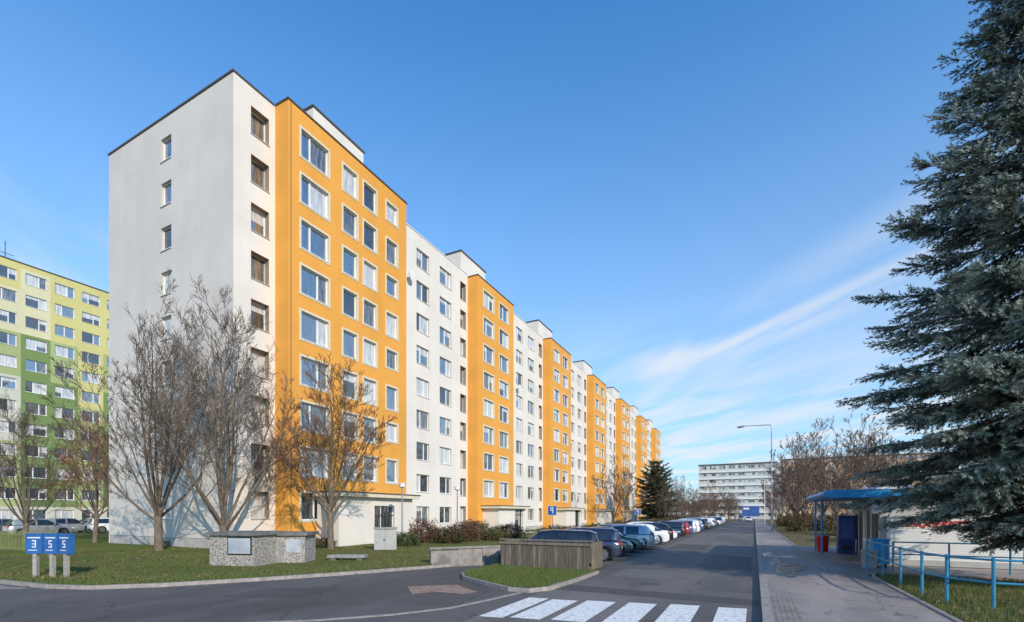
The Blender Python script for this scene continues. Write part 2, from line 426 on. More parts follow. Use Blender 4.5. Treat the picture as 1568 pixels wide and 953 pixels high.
ribbon(K,[(.25,-20),(.25,230)],.2,0,.13,kerb_m)
ribbon(K,[(3.5,-20),(3.5,19.3),(3.65,20.2)],.10,0,.15,kerb_m)
ribbon(K,[(2.35,20.3),(2.35,60),(2.35,230)],.10,0,.15,kerb_m)
K.obj("kerb")
ngon("left_footpath",[(-45,2.9),(-21.3,5.75),(-18.9,6.0),(-19.6,5.2),(-22,4.5),(-45,1.6)],.012,walk_m)
ngon("right_pavement",[(.352,-20),(3.45,-20),(3.45,19.9),(3.7,20.2),(6,20.2),(6,36),(2.3,36),(2.3,230),(.352,230)],.12,walk_m)
def pavermat(name,c1,c2,mort,sx,sy):
    m,nt,b=nmat(name); br=nt.nodes.new("ShaderNodeTexBrick"); nt.links.new(coords(nt),br.inputs['Vector'])
    br.inputs['Scale'].default_value=1; br.inputs['Brick Width'].default_value=sx; br.inputs['Row Height'].default_value=sy; br.inputs['Mortar Size'].default_value=.012
    br.inputs['Color1'].default_value=(*c1,1); br.inputs['Color2'].default_value=(*c2,1); br.inputs['Mortar'].default_value=(*mort,1)
    n=noi(nt,coords(nt),3,5); a=mixc(nt,.6,br.outputs[0],ramp(nt,n,(.3,.3,.3),(.7,.7,.7)),'OVERLAY')
    nt.links.new(a,b.inputs['Base Color']); b.inputs['Roughness'].default_value=.85
    bump(nt,b,br.outputs['Fac'],-.4,.01); return m
ngon("paver_strip",[(.36,-20),(.86,-20),(.86,13.6),(.36,13.6)],.124,pavermat("grey_pavers",(.27,.23,.20),(.34,.295,.255),(.09,.075,.06),.2,.1))
ngon("brick_patch",[(-9.3,11.3),(-8.2,12.3),(-6.9,11.4),(-7.1,10.9),(-7.9,10.9),(-8.3,10.3)],.010,pavermat("red_pavers",(.33,.20,.14),(.40,.27,.20),(.14,.11,.09),.2,.1))
wet,nt,bs=nmat("wet_asphalt"); bs.inputs['Base Color'].default_value=(.045,.043,.045,1); bs.inputs['Roughness'].default_value=.22
nt.links.new(ramp(nt,noi(nt,coords(nt),2.5,5),(.10,.10,.10),(.6,.6,.6),.45,.6),bs.inputs['Roughness'])
b=MB(); pts=[]
for i in range(40):
    a=2*math.pi*i/40; rr=1+.25*math.sin(3*a+1)+.12*math.sin(7*a)+.06*math.sin(13*a); pts.append((1.15+.55*rr*math.cos(a),21.5+3.0*rr*math.sin(a),.1245))
b.face(pts,wet)
pts=[]
for i in range(30):
    a=2*math.pi*i/30; rr=1+.2*math.sin(2*a+1)+.15*math.sin(5*a); pts.append((.62+.22*rr*math.cos(a),27.5+2.0*rr*math.sin(a),.1245))
b.face(pts,wet); b.obj("puddle")
pm=asphalt("asphalt_patch",(.078,.072,.069),(.10,.092,.088),.2,.3)
pm2=asphalt("asphalt_patch_light",(.15,.14,.128),(.185,.17,.155),.2,.3)
ngon("road_repair_patch",[(-4.6,16.5),(-2.6,16.3),(-2.5,18.8),(-4.5,19.0)],.009,pm2)
ngon("road_repair_patch",[(-2.2,20.5),(-.1,20.3),(-.1,27),(-2.1,27.4)],.0095,pm)
ngon("road_repair_patch",[(-4.9,31),(-2.6,31),(-2.6,36),(-4.9,36.4)],.0095,pm)
ngon("road_repair_patch",[(-12.6,7.6),(-10.6,8.6),(-11.1,10.2),(-12.9,9.3)],.0085,pm)
ngon("road_repair_patch",[(-5.2,12.9),(.1,12.7),(.1,13.6),(-5.2,13.9)],.0092,pm)
b=MB(); b.tube([(-2.9,15.2,.0),(-2.9,15.2,.012)],.32,M("cast_iron",(.05,.045,.04),rough=.5),20); b.obj("manhole_cover")
lawn_mesh("right_lawn",[(3.56,-20),(3.56,19.2),(3.75,20.1),(60,20.1),(60,-20)],.12,grass_m,.05,.8,(3.6,14,6,20))
ngon("verge",[(2.41,36.01),(60,36.01),(60,205),(2.41,205)],.10,field_m)
ngon("kiosk_yard",[(6.02,20.2),(40,20.2),(40,35.9),(6.02,35.9)],.10,walk_m)
zm,nt,bs=nmat("road_paint"); n=noi(nt,coords(nt),9,9,.8); nt.links.new(ramp(nt,n,(.18,.165,.155),(.80,.78,.74),.36,.48),bs.inputs['Base Color']); bs.inputs['Roughness'].default_value=.7
Z=MB()
for (x0,x1,ya,yb) in ((-5.25,-4.72,8.7,11.25),(-4.6,-3.95,8.9,11.3),(-3.75,-3.05,9.1,11.55),(-2.75,-2.1,9.3,11.75),(-1.8,-1.15,9.5,12.0),(-.75,-.15,9.7,12.1)):
    Z.face([(x0,ya,.0135),(x1,ya+.1,.0135),(x1,yb+.1,.0135),(x0,yb,.0135)],zm)
Z.obj("zebra_crossing")

# ================================================================ TREES
def bark(name,c1,c2): return M(name,c1,c2,12,.9,0,(1,1,.3))
bark1=bark("bark_grey",(.22,.17,.125),(.11,.085,.065)); bark2=bark("bark_rust",(.31,.17,.09),(.18,.105,.06)); bark3=bark("bark_far",(.20,.14,.105),(.12,.085,.065))
def tree_mesh(name,seed,H,th,tr,spread,m,minr=.008,dens_=1.0,limbs=8,twigm=None,trop=.09,n3=5):
    rd=random.Random(seed); b=MB(); twigm=twigm or m
    ncs=[0,int(10*dens_),int(8*dens_),n3]
    def rec(p,d,L,r,lv):
        n=(5,7,5,4,3)[lv]; step=L/n; pts=[p.copy()]; rs=[r]; ds=[d.copy()]
        for i in range(n):
            cv=(.05,.10,.14,.18,.2)[lv]
            d=(d+Vector((rd.uniform(-1,1),rd.uniform(-1,1),rd.uniform(-.6,1)))*cv+Vector((0,0,(.0,1,1.1,1,.9)[lv]*trop))).normalized()
            p=p+d*step; pts.append(p.copy()); rs.append(max(minr,r*(1-.85*(i+1)/n))); ds.append(d.copy())
        b.tube(pts,rs,m if lv<3 else twigm,(8,5,3,3,3)[lv],False)
        if lv<4:
            for c in range(ncs[lv] if lv>0 and lv<4 else 0):
                fq=rd.uniform(.15,1)**.75; x=fq*n; i=min(int(x),n-1); q=pts[i].lerp(pts[i+1],x-i)
                dd=ds[i]; ax=Vector((rd.gauss(0,1),rd.gauss(0,1),rd.gauss(0,1))).cross(dd)
                if ax.length<.01: continue
                nd=(Matrix.Rotation(math.radians(rd.uniform(22,55)),3,ax.normalized())@dd)
                nd.z=nd.z*.8+.12; nd.normalize()
                ll=L*(.56,.44,.48,.52)[lv]*(1.05-.5*fq)*rd.uniform(.7,1.2)
                rec(q,nd,ll,max(minr,rs[i]*.40),lv+1)
    top=Vector((rd.uniform(-.1,.1),rd.uniform(-.1,.1),th))
    b.tube([(0,0,-.2),(0,0,.15),(top.x*.4,top.y*.4,th*.5),tuple(top)],[tr*1.4,tr*1.05,tr*.92,tr*.85],m,10,False)
    for i in range(limbs):
        az=2*math.pi*(i+rd.uniform(-.3,.3))/limbs; el=(rd.uniform(.05,.3) if i%3==0 else rd.uniform(.55,1.15))*spread
        d=Vector((math.cos(az)*math.sin(el),math.sin(az)*math.sin(el),math.cos(el)))
        st=top+Vector((0,0,-rd.uniform(0,.5)*th*.5 if i%3 else 0))
        LL=(H-th)*.93*(1.0 if i%3==0 else max(.55,1.05-.42*el))*rd.uniform(.92,1.02)
        rec(st,d,LL,tr*rd.uniform(.28,.45),1)
    return b.mesh(name,True)
tA=tree_mesh("bare_tree_a",3,12.9,2.1,.22,.80,bark1,.009,1.0,12,None,.075,6)
tB=tree_mesh("bare_tree_b",11,12.3,1.5,.22,.72,bark1,.009,1.0,12,None,.075,6)
tC=tree_mesh("bare_tree_c",23,10.6,2.5,.18,.95,bark1,.010,1.0,11,bark2,.055,6)
tD=tree_mesh("bare_tree_d",31,10,1.8,.17,.85,bark3,.014,.72,9)
tE=tree_mesh("bare_tree_e",37,9,1.4,.15,.95,bark3,.016,.72,9,bark3)
print("trees",time.time()-T0,len(tA.polygons))
place("bare_tree",tA,(-29.3,14.5,.1),.4)
place("bare_tree",tB,(-24.6,15.2,.1),1.2)
place("bare_tree",tC,(-21.7,19.6,.1),2.0)
place("bare_tree",tC,(-41.5,16.5,.1),.8,.85)
place("bare_tree",tD,(-47,20.5,.1),2.8,1.05)
place("bare_tree",tA,(-45,14.0,.1),4.2,.72)
place("bare_tree",tD,(-62,27,.1),1.1,1.0)
place("bare_tree",tD,(-58,34,.1),3.1,1.1)
for (x,y,s,r) in ((-18,68,1.05,0),(-19,78,1.0,1),(-14.5,95,.9,2),(-15,118,1.1,3),(-18,131,1.1,5),(-20,112,1.0,4.4),(-13.5,84,.8,1.7),
                  (5,66,1.25,.5),(8,74,1.45,2.2),(11,62,1.25,3.3),(6.5,92,1.35,4.4),(10,108,1.45,1.4),(17,84,1.4,2.7),(22,66,1.2,.9),(16,52,1.0,5),(26,100,1.5,1.9),(14,128,1.5,3.9),(4.5,150,1.3,1),
                  (21,44,.85,2.5),(30,78,1.3,.3),(-12,150,1.15,.3),(-9,170,1.1,2),(5.5,80,1.3,5.2),(8,100,1.35,.7),(5,120,1.3,2.9),(12,92,1.4,5.9),(13,72,1.3,1.6),(9,56,1.0,3.6),(7,134,1.3,2.2)):
    place("bare_tree",tE if int(y)%3==0 else tD,(x,y,.05),r,s)
far=empty("distant_trees",(0,0,0))
rd=random.Random(5)
for i in range(50):
    x=rd.uniform(-50,70); y=rd.uniform(165,210)
    if -6<x<3: x+=12
    place("crown",random.choice([tD,tE]),(x,y,0),rd.uniform(0,6),rd.uniform(.75,1.1),far)
for i in range(20):
    place("crown",random.choice([tD,tE]),(rd.uniform(-21,-8),rd.uniform(120,200),0),rd.uniform(0,6),rd.uniform(.5,.85),far)
for i in range(10):
    place("crown",tD,(rd.uniform(-75,-44),rd.uniform(60,130),0),rd.uniform(0,6),rd.uniform(.9,1.2),far)

def needle_mat(name,c1,c2):
    m,nt,b=nmat(name); b.inputs['Roughness'].default_value=.7; b.inputs['Specular IOR Level'].default_value=.25
    n=noi(nt,coords(nt),1.6,3,.7)
    nt.links.new(ramp(nt,n,c1,c2,.35,.65),b.inputs['Base Color']); return m
def spruce(name,seed,H,rf,z0,dz,nb,mats,sp_len,sp_r,nn,barkm,dens_=1.0,nw=.010,lw=1.0):
    rg=np.random.default_rng(seed); rd=random.Random(seed); b=MB()
    b.tube([(0,0,-.2),(0,0,H*.3),(0,0,H*.7),(0,0,H)],[H*.014,H*.011,H*.006,.02],barkm,8,False)
    SP=[];SD=[];SM=[];SL=[]
    z=z0
    while z<H-.2:
        r=rf(z); k=nb if r>1 else max(3,nb-2); a0=rd.uniform(0,6.28)
        for j in range(k):
            az=a0+2*math.pi*j/k+rd.uniform(-.4,.4); L=r*rd.uniform(.66,1.04)*(1.10 if rd.random()<.15 else 1)
            if L<.15: continue
            out=Vector((math.cos(az),math.sin(az),0)); sd=Vector((-math.sin(az),math.cos(az),0))
            q=z/H; up=.10+.28*q; droop=(.46*(1-q)+.16)*rd.uniform(.8,1.25)
            n=8; pts=[]
            bz=z+rd.uniform(-.2,.2); wob=rd.uniform(-.12,.12)
            for i in range(n+1):
                t=i/n; zz=up*L*t-droop*L*t**1.5+ .50*L*max(0,t-.5)**1.4
                pts.append(out*(L*t)+sd*(math.sin(t*2.5+j)*wob*L)+Vector((0,0,bz+zz)))
            b.tube(pts,[max(.008,.016*L**.8*(1-.85*i/n)) for i in range(n+1)],barkm,4,False)
            m2=int((6+L*7.5)*dens_)
            for c in range(m2):
                t=rd.uniform(.10,1)**.75; x=t*n; i=min(int(x),n-1); p=pts[i].lerp(pts[i+1],x-i); tan=(pts[i+1]-pts[i]).normalized()
                sgn=1 if c%2 else -1
                an=rd.uniform(.45,.95) if t<.93 else rd.uniform(0,.4)
                d=(tan*math.cos(an)+sd*sgn*math.sin(an)+Vector((0,0,rd.uniform(-.30,.10)))).normalized()
                l2=(.24*L*(1.1-t)+.30)*rd.uniform(.7,1.25)*lw
                ns=max(1,int(l2/(sp_len*.5)))
                for e in range(ns):
                    pp=p+d*(l2*e/ns)+Vector((0,0,-.12*(l2*e/ns)**1.5))
                    sp_=.40 if e<ns-1 else .15
                    dd=(d+Vector((rd.uniform(-sp_,sp_),rd.uniform(-sp_,sp_),rd.uniform(-.55,.12) if e<ns-1 else rd.uniform(-.1,.3)))).normalized()
                    SP.append(tuple(pp)); SD.append(tuple(dd)); SL.append(rd.uniform(.8,1.25))
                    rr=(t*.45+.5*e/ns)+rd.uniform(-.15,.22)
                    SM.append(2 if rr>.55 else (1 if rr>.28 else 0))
            SP.append(tuple(pts[-1])); SD.append(tuple((pts[-1]-pts[-2]).normalized())); SL.append(1.4); SM.append(2)
        z+=dz*rd.uniform(.8,1.2)*(1 if r>1.2 else .8)
    SP=np.array(SP);SD=np.array(SD);SL=np.array(SL);SM=np.array(SM); S=len(SP)
    ref=np.where(np.abs(SD[:,2:3])<.9,np.array([[0,0,1.]]),np.array([[1.,0,0]]))
    A=np.cross(SD,ref);A/=np.linalg.norm(A,axis=1,keepdims=True);B=np.cross(SD,A)
    h=rg.uniform(0,1,nn); phi=np.arange(nn)*2.4
    V=np.zeros((S,nn,3,3))
    for i in range(nn):
        ph=phi[i]+rg.uniform(0,6.28,S); c=np.cos(ph)[:,None]; s=np.sin(ph)[:,None]
        rad=A*c+B*s; tan=-A*s+B*c; sl=(SL*sp_len)[:,None]
        base=SP+SD*sl*h[i]; tip=base+rad*sp_r*SL[:,None]+SD*sp_r*1.1
        V[:,i,0]=base-tan*nw; V[:,i,1]=base+tan*nw; V[:,i,2]=tip
    V=V.reshape(-1,3); nt_=S*nn
    me=b.mesh(name,True)
    nm=bpy.data.meshes.new(name+"_needles"); nm.vertices.add(len(V)); nm.vertices.foreach_set('co',V.ravel())
    nm.loops.add(nt_*3); nm.loops.foreach_set('vertex_index',np.arange(nt_*3,dtype=np.int32))
    nm.polygons.add(nt_); nm.polygons.foreach_set('loop_start',np.arange(nt_,dtype=np.int32)*3); nm.polygons.foreach_set('loop_total',np.full(nt_,3,dtype=np.int32))
    for m in mats: nm.materials.append(m)
    nm.polygons.foreach_set('material_index',np.repeat(SM,nn).astype(np.int32)); nm.update(); nm.validate()
    return me,nm
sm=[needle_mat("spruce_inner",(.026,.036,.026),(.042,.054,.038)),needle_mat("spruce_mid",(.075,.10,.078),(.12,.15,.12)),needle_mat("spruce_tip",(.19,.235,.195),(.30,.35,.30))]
bk=bark("spruce_bark",(.09,.065,.05),(.05,.038,.03))
rf=lambda z: float(np.interp(z,[1.6,2.6,3.6,5.0,6.8,9,12.6,17,20.6],[1.8,2.7,4.05,4.75,4.7,3.95,2.8,1.35,.1]))
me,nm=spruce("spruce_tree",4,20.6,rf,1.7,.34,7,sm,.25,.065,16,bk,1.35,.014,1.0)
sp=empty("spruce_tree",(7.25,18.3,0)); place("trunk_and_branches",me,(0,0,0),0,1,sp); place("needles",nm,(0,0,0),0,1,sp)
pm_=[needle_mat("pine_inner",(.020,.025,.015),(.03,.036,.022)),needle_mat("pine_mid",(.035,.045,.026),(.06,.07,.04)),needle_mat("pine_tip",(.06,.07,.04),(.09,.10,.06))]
rf2=lambda z: float(np.interp(z,[1,3,6,9.5,12,13.2],[2.6,4.0,4.2,3.4,2.0,.2]))
me,nm=spruce("pine_tree",9,13.2,rf2,1.4,.7,6,pm_,.6,.18,14,bk,.8,.05)
for (x,y,s) in ((-15.8,88,.88),(-17.5,99,.8)):
    e=empty("pine_tree",(x,y,0)); place("trunk_and_branches",me,(0,0,0),x,s,e); place("needles",nm,(0,0,0),x,s,e)
print("conifers",time.time()-T0)

def tri_mesh(name,V,mats,mi):
    n=len(V)//3; me=bpy.data.meshes.new(name); me.vertices.add(len(V)); me.vertices.foreach_set('co',V.ravel())
    me.loops.add(n*3); me.loops.foreach_set('vertex_index',np.arange(n*3,dtype=np.int32)); me.polygons.add(n)
    me.polygons.foreach_set('loop_start',np.arange(n,dtype=np.int32)*3); me.polygons.foreach_set('loop_total',np.full(n,3,dtype=np.int32))
    for m in mats: me.materials.append(m)
    me.polygons.foreach_set('material_index',mi.astype(np.int32)); me.update(); me.validate()
    o=bpy.data.objects.new(name,me); COL.objects.link(o); return o
def shrub(name,x,y,rx,ry,h,mats,n=2600,size=.06,up=.5):
    rg=RNG; d=rg.normal(size=(n,3)); d/=np.linalg.norm(d,axis=1,keepdims=True); r=rg.uniform(.35,1,(n,1))**.5
    lump=1+.22*np.sin(d[:,:1]*7+x)+.18*np.sin(d[:,1:2]*9+y*3)
    P=d*r*lump*np.array([[rx,ry,h*.55]])+np.array([[x,y,h*.5+.05]]); P[:,2]=np.abs(P[:,2])
    a=rg.normal(size=(n,3))+np.array([[0,0,up]]); a/=np.linalg.norm(a,axis=1,keepdims=True); c=rg.normal(size=(n,3)); c=np.cross(a,c); c/=np.linalg.norm(c,axis=1,keepdims=True)
    s=size*rg.uniform(.6,1.5,(n,1)); V=np.stack([P-c*s*.4,P+c*s*.4,P+a*s*1.8],1).reshape(-1,3)
    o=tri_mesh(name,V,mats,rg.integers(0,len(mats),n))
    b=MB()
    for i in range(26):
        an=random.uniform(0,6.28); q=random.uniform(.2,.9)
        b.tube([(x+.1*math.cos(an),y+.1*math.sin(an),0),(x+rx*q*.6*math.cos(an),y+ry*q*.6*math.sin(an),h*.5),(x+rx*q*math.cos(an),y+ry*q*math.sin(an),h*random.uniform(.85,1.2))],[.018,.012,.005],bark3,3,False)
    s_=b.obj("stems",o,True); return o
lg=M("leaf_green",(.05,.08,.02),(.03,.05,.015),3); lr=M("leaf_red",(.13,.05,.035),(.08,.035,.025),3); lb=M("leaf_brown",(.20,.12,.06),(.12,.075,.04),3); lgy=M("leaf_yellowgreen",(.12,.14,.045),(.08,.095,.03),3)
for (nm_,x,y,rx,ry,h,ms) in (("shrub",-19.6,23.6,1.1,.8,.9,[lg,lgy]),("shrub",-20.6,26.8,1.2,1.0,1.6,[lr,lb,lr]),("shrub",-18.6,27.0,1.3,.9,1.2,[lr,lg]),
    ("shrub",-19.0,29.8,1.2,1.0,1.5,[lb,lr]),("shrub",-17.8,31.6,1.2,1,1.0,[lgy,lg,lb]),("shrub",-20.5,33.5,1.4,1.2,1.5,[lb,lg]),
    ("shrub",-18.6,36.0,1.4,1.0,1.2,[lr,lb]),("hedge",-14.5,38,1.6,3.5,1.0,[lg,lr,lb]),("hedge",-13.5,46,1.2,4.5,1.0,[lg,lb]),("hedge",-14,57,1.3,5.5,1.1,[lb,lr,lg]),("hedge",-13.5,70,1.4,6.5,1.2,[lb,lg]),
    ("hedge",-13.5,86,1.4,7.5,1.2,[lb,lg]),("hedge",-13.5,103,1.6,8,1.4,[lb,lg]),("shrub",-23.3,20.3,.7,.8,.6,[lg,lb])):
    shrub(nm_,x,y,rx,ry,h,ms,int(1500*rx*ry)+1400,.07 if y<45 else .1)
for i in range(26): shrub("shrub",random.uniform(4,24),random.uniform(38,120),1.4,1.6,random.uniform(1.2,2.2),[lb,lb,lr,lgy],1800,.12)

def inside(poly,P):
    x,y=P[:,0],P[:,1]; r=np.zeros(len(P),bool); n=len(poly)
    for i in range(n):
        (x0,y0),(x1,y1)=poly[i],poly[(i+1)%n]
        c=((y0>y)!=(y1>y))&(x<(x1-x0)*(y-y0)/((y1-y0) if y1!=y0 else 1e-9)+x0); r^=c
    return r
def scatter(name,poly,bb,n,z,mats,kind,h=.06,excl=None):
    P=np.stack([RNG.uniform(bb[0],bb[1],n),RNG.uniform(bb[2],bb[3],n)],1)
    P=P[inside(poly,P)]
    if excl is not None:
        for e in excl: P=P[~((P[:,0]>e[0])&(P[:,0]<e[1])&(P[:,1]>e[2])&(P[:,1]<e[3]))]
    n=len(P)
    if kind=='blade':
        den=.5+.5*np.sin(P[:,0]*1.3+2*np.sin(P[:,1]*.7))*np.sin(P[:,1]*1.1+1.5*np.sin(P[:,0]*.9))
        P=P[RNG.uniform(0,1,n)<.35+.65*den]; n=len(P)
    P3=np.concatenate([P,np.full((n,1),z)],1)
    a=RNG.uniform(0,6.28,n); c=np.stack([np.cos(a),np.sin(a),np.zeros(n)],1)
    if kind=='blade':
        hh=h*RNG.uniform(.5,1.5,(n,1)); lean=RNG.normal(0,.45,(n,3))*hh; lean[:,2]=0
        V=np.stack([P3-c*.006,P3+c*.006,P3+lean+np.array([[0,0,1]])*(hh+.08)],1).reshape(-1,3)
    else:
        s=h*RNG.uniform(.6,1.4,(n,1)); d=np.stack([-np.sin(a),np.cos(a),RNG.normal(0,.4,n)],1)
        V=np.stack([P3-c*s,P3+c*s,P3+d*s*1.5],1).reshape(-1,3); V[:,2]+=np.repeat(RNG.uniform(.0,.03,n),3)
    return tri_mesh(name,V,mats,RNG.integers(0,len(mats),n))
gb1=M("blade_green",(.085,.13,.022),(.12,.165,.04),1.5); gb2=M("blade_olive",(.14,.15,.045),(.10,.115,.035),1.5); gb3=M("blade_straw",(.26,.21,.10),(.18,.14,.07),1.5)
scatter("grass",lawn_poly,(-34,-10.6,5.5,22),230000,.10,[gb1,gb1,gb1,gb2,gb2,gb3],'blade',.05,excl=[(-39.8,-26,16.5,40),(-26,-24.7,19,40)])
scatter("grass_island",island,(-9.3,-5.1,12,16.9),26000,.10,[gb1,gb1,gb2],'blade',.05)
scatter("grass_right",[(3.58,9),(3.58,19.2),(3.75,20.1),(13,20.1),(13,9)],(3.6,11,9,20),70000,.12,[gb1,gb2,gb1,gb3],'blade',.06)
lv1=M("dead_leaf",(.28,.15,.06),(.17,.095,.045),2)
scatter("fallen_leaves",lawn_poly,(-32,-11,6,24),7500,.19,[lv1,lv1,gb3],'leaf',.04)
scatter("fallen_leaves_kerb",[(-22,5),(-11,17),(-10.4,17),(-15,8),(-17,5.6)],(-22,-10,5,17),360,.02,[lv1],'leaf',.03)
scatter("fallen_leaves_right",[(3.5,9),(3.5,20),(9,20),(9,9)],(3.5,9,9,20),1200,.2,[lv1],'leaf',.035)
scatter("fallen_leaves_verge",[(2.4,36),(2.4,90),(9,90),(9,36)],(2.4,9,36,90),1500,.13,[lv1,gb3],'leaf',.06)
print("veg",time.time()-T0)

# ================================================================ CARS
tyre=M("tyre",(.02,.02,.02),rough=.85); rim_m=M("rim",(.45,.45,.46),rough=.3,metal=.8); blk=M("black_plastic",(.02,.02,.022),rough=.5)
cg=glass("car_glass",(.02,.025,.03),.06); lampm=M("headlamp",(.7,.72,.75),rough=.15); redm=M("tail_lamp",(.45,.02,.015),rough=.2); platem=M("number_plate",(.75,.75,.72),rough=.4)
def paint(name,c,metal=.3):
    m,nt,b=nmat(name); b.inputs['Base Color'].default_value=(*c,1); b.inputs['Metallic'].default_value=metal; b.inputs['Roughness'].default_value=.32
    b.inputs['Coat Weight'].default_value=1; b.inputs['Coat Roughness'].default_value=.04; return m
PA={'black':paint("paint_black",(.012,.012,.014)),'navy':paint("paint_navy",(.02,.03,.07)),'green':paint("paint_green",(.04,.075,.07)),'silver':paint("paint_silver",(.45,.46,.47),.6),
    'white':paint("paint_white",(.75,.76,.76),0),'red':paint("paint_red",(.30,.02,.02)),'blue':paint("paint_blue",(.03,.10,.28)),'grey':paint("paint_grey",(.15,.16,.17),.5)}
def car_mesh(name,pnt,style):
    b=MB(); L=2.15
    belt=([-2.15,-2.05,-1.8,0,1.0,1.7,2.0,2.15],[.80,.93,.98,.94,.93,.82,.72,.60])
    if style=='hatch': roof=([-2.08,-1.75,-1.3,-.2,.35,1.08],[.96,1.34,1.44,1.48,1.44,.93])
    elif style=='sedan':
        belt=([-2.15,-2.1,-1.6,0,1.0,1.7,2.0,2.15],[.78,.95,.99,.93,.92,.80,.70,.58]); roof=([-1.62,-1.05,-.7,0,.35,1.08],[.98,1.34,1.41,1.43,1.39,.92])
    else: roof=([-2.12,-1.98,-1.7,-.2,.4,1.15],[.95,1.36,1.46,1.50,1.45,.93])
    hwf=([-2.15,-2.08,-1.8,-1.2,0,1.4,1.85,2.05,2.15],[.66,.76,.84,.87,.88,.86,.79,.68,.52])
    xs=list(np.linspace(-L,L,66)); rings=[]
    for x in xs:
        zt=float(np.interp(x,*belt)); hw=float(np.interp(x,*hwf)); zb=float(np.interp(x,[-2.15,-1.9,1.9,2.15],[.34,.2,.2,.30]))
        for xw in (-1.30,1.33):
            dx=abs(x-xw)
            if dx<.37: zb=max(zb,.3+math.sqrt(.37**2-dx*dx))
        z4=max(zt-.30,zb+.03); zb=min(zb,zt-.2)
        half=[(0,zt+.03),(hw*.55,zt+.022),(hw*.88,zt-.02),(hw*.965,zt-.09),(hw,max(zt-.2,zb+.05)),(hw*1.0,max((z4+zb)/2,zb+.02)),(hw*.975,zb)]
        rings.append([(x,y,z) for y,z in half]+[(x,-y,z) for y,z in half[::-1][:-1]])
    n=len(rings[0]); base=len(b.v)
    for r in rings: b.v+=r
    kp=b.mi(pnt); kb=b.mi(blk)
    for i in range(len(rings)-1):
        for j in range(n):
            j2=(j+1)%n; b.f.append((base+i*n+j,base+i*n+j2,base+(i+1)*n+j2,base+(i+1)*n+j)); b.m.append(kb if j==6 else kp)
    b.f.append(tuple(base+j for j in range(n))); b.m.append(kp); b.f.append(tuple(base+(len(rings)-1)*n+j for j in range(n))[::-1]); b.m.append(kp)
    gx=sorted(set(list(np.linspace(roof[0][0],roof[0][-1],30))+list(roof[0]))); gr=[]
    for x in gx:
        zr=float(np.interp(x,*roof)); zbl=float(np.interp(x,*belt))-.01; h=max(0,min(1,(zr-zbl)/.5)); w=.80-.19*h
        wb=.80 if x>-1.7 else .80-.12*(-1.7-x)/.4
        w=min(w,wb)
        gr.append([(x,wb,zbl),(x,w+.012,max(zbl+.005,zr-.07*h)),(x,w*.86,zr),(x,0,zr+.03)])
    base=len(b.v); kg=b.mi(cg)
    for r in gr: b.v+= r+[(p[0],-p[1],p[2]) for p in r[:3][::-1]]
    fx=roof[0][-2]; rx=roof[0][1]
    for i in range(len(gx)-1):
        xm=(gx[i]+gx[i+1])/2
        pil=(-.42<xm<-.30) or (xm<roof[0][2]+.08 and xm>roof[0][1]-.12)
        for j in range(6):
            k=kp
            if j in (0,5): k=kp if pil else kg
            if j in (2,3): k=kg if (xm>fx or xm<rx) else kp
            b.f.append((base+i*7+j,base+i*7+j+1,base+(i+1)*7+j+1,base+(i+1)*7+j)); b.m.append(k)
    for xw in (-1.30,1.33):
        for s in (-1,1):
            y0=s*.66; y1=s*.865
            b.tube([(xw,y0,.31),(xw,y1-.03*s,.31),(xw,y1,.31)],[.31,.31,.285],tyre,22)
            for k in range(10):
                a0=2*math.pi*k/10; a1=a0+2*math.pi/10*.62
                c=(xw,y1+.012*s,.31)
                b.face([c,(xw+.2*math.cos(a0),y1+.006*s,.31+.2*math.sin(a0)),(xw+.2*math.cos(a1),y1+.006*s,.31+.2*math.sin(a1))],rim_m)
            b.tube([(xw,y1-.02*s,.31),(xw,y1+.004*s,.31)],[.215,.215],blk,18)
            for k in range(18):
                a0=2*math.pi*k/18;a1=2*math.pi*(k+1)/18
                b.face([(xw+r_*math.cos(a),y1+.009*s,.31+r_*math.sin(a)) for r_,a in ((.195,a0),(.225,a0),(.225,a1),(.195,a1))],rim_m)
    for s in (-1,1):
        ya,yb=sorted((s*.50,s*.73))
        b.box(WORLD,1.90,2.06,ya,yb,.60,.72,lampm)
        ya,yb=sorted((s*.60,s*.755)); b.box(WORLD,-2.115,-1.95,ya,yb,.70,.90,redm)
        ya,yb=sorted((s*.82,s*.99)); b.box(WORLD,.66,.80,ya,yb,.93,1.06,pnt)
        yy=s*.885
        for xd in (-.36,.72,-1.1): b.box(WORLD,xd-.006,xd+.006,min(yy,yy-.03*s),max(yy,yy-.03*s),.34,.86,blk)
        for xd in (-.2,-.95): b.box(WORLD,xd-.09,xd+.06,min(s*.87,s*.90),max(s*.87,s*.90),.78,.81,blk)
    b.box(WORLD,-2.175,-2.13,-.26,.26,.55,.66,platem); b.box(WORLD,2.13,2.165,-.26,.26,.40,.50,platem)
    b.box(WORLD,-2.17,-2.0,-.62,.62,.34,.42,blk); b.box(WORLD,2.0,2.16,-.5,.5,.30,.38,blk); b.box(WORLD,2.08,2.155,-.38,.38,.52,.585,blk)
    return b.mesh(name,True,38)
cache={}
def car(x,y,rot,colr,style,sc=1.0):
    key=(colr,style)
    if key not in cache: cache[key]=car_mesh("car_"+colr+"_"+style,PA[colr],style)
    place("parked_car",cache[key],(x,y,.012),rot,sc)
seq=['black','navy','green','green','silver','silver','white','black','white','navy','black','red','blue','silver','white','grey','blue','silver','black','white','silver','grey','navy','white','silver','red','blue','white','grey','silver','black','white','silver','grey','white','navy']
rd=random.Random(12); y=18.9
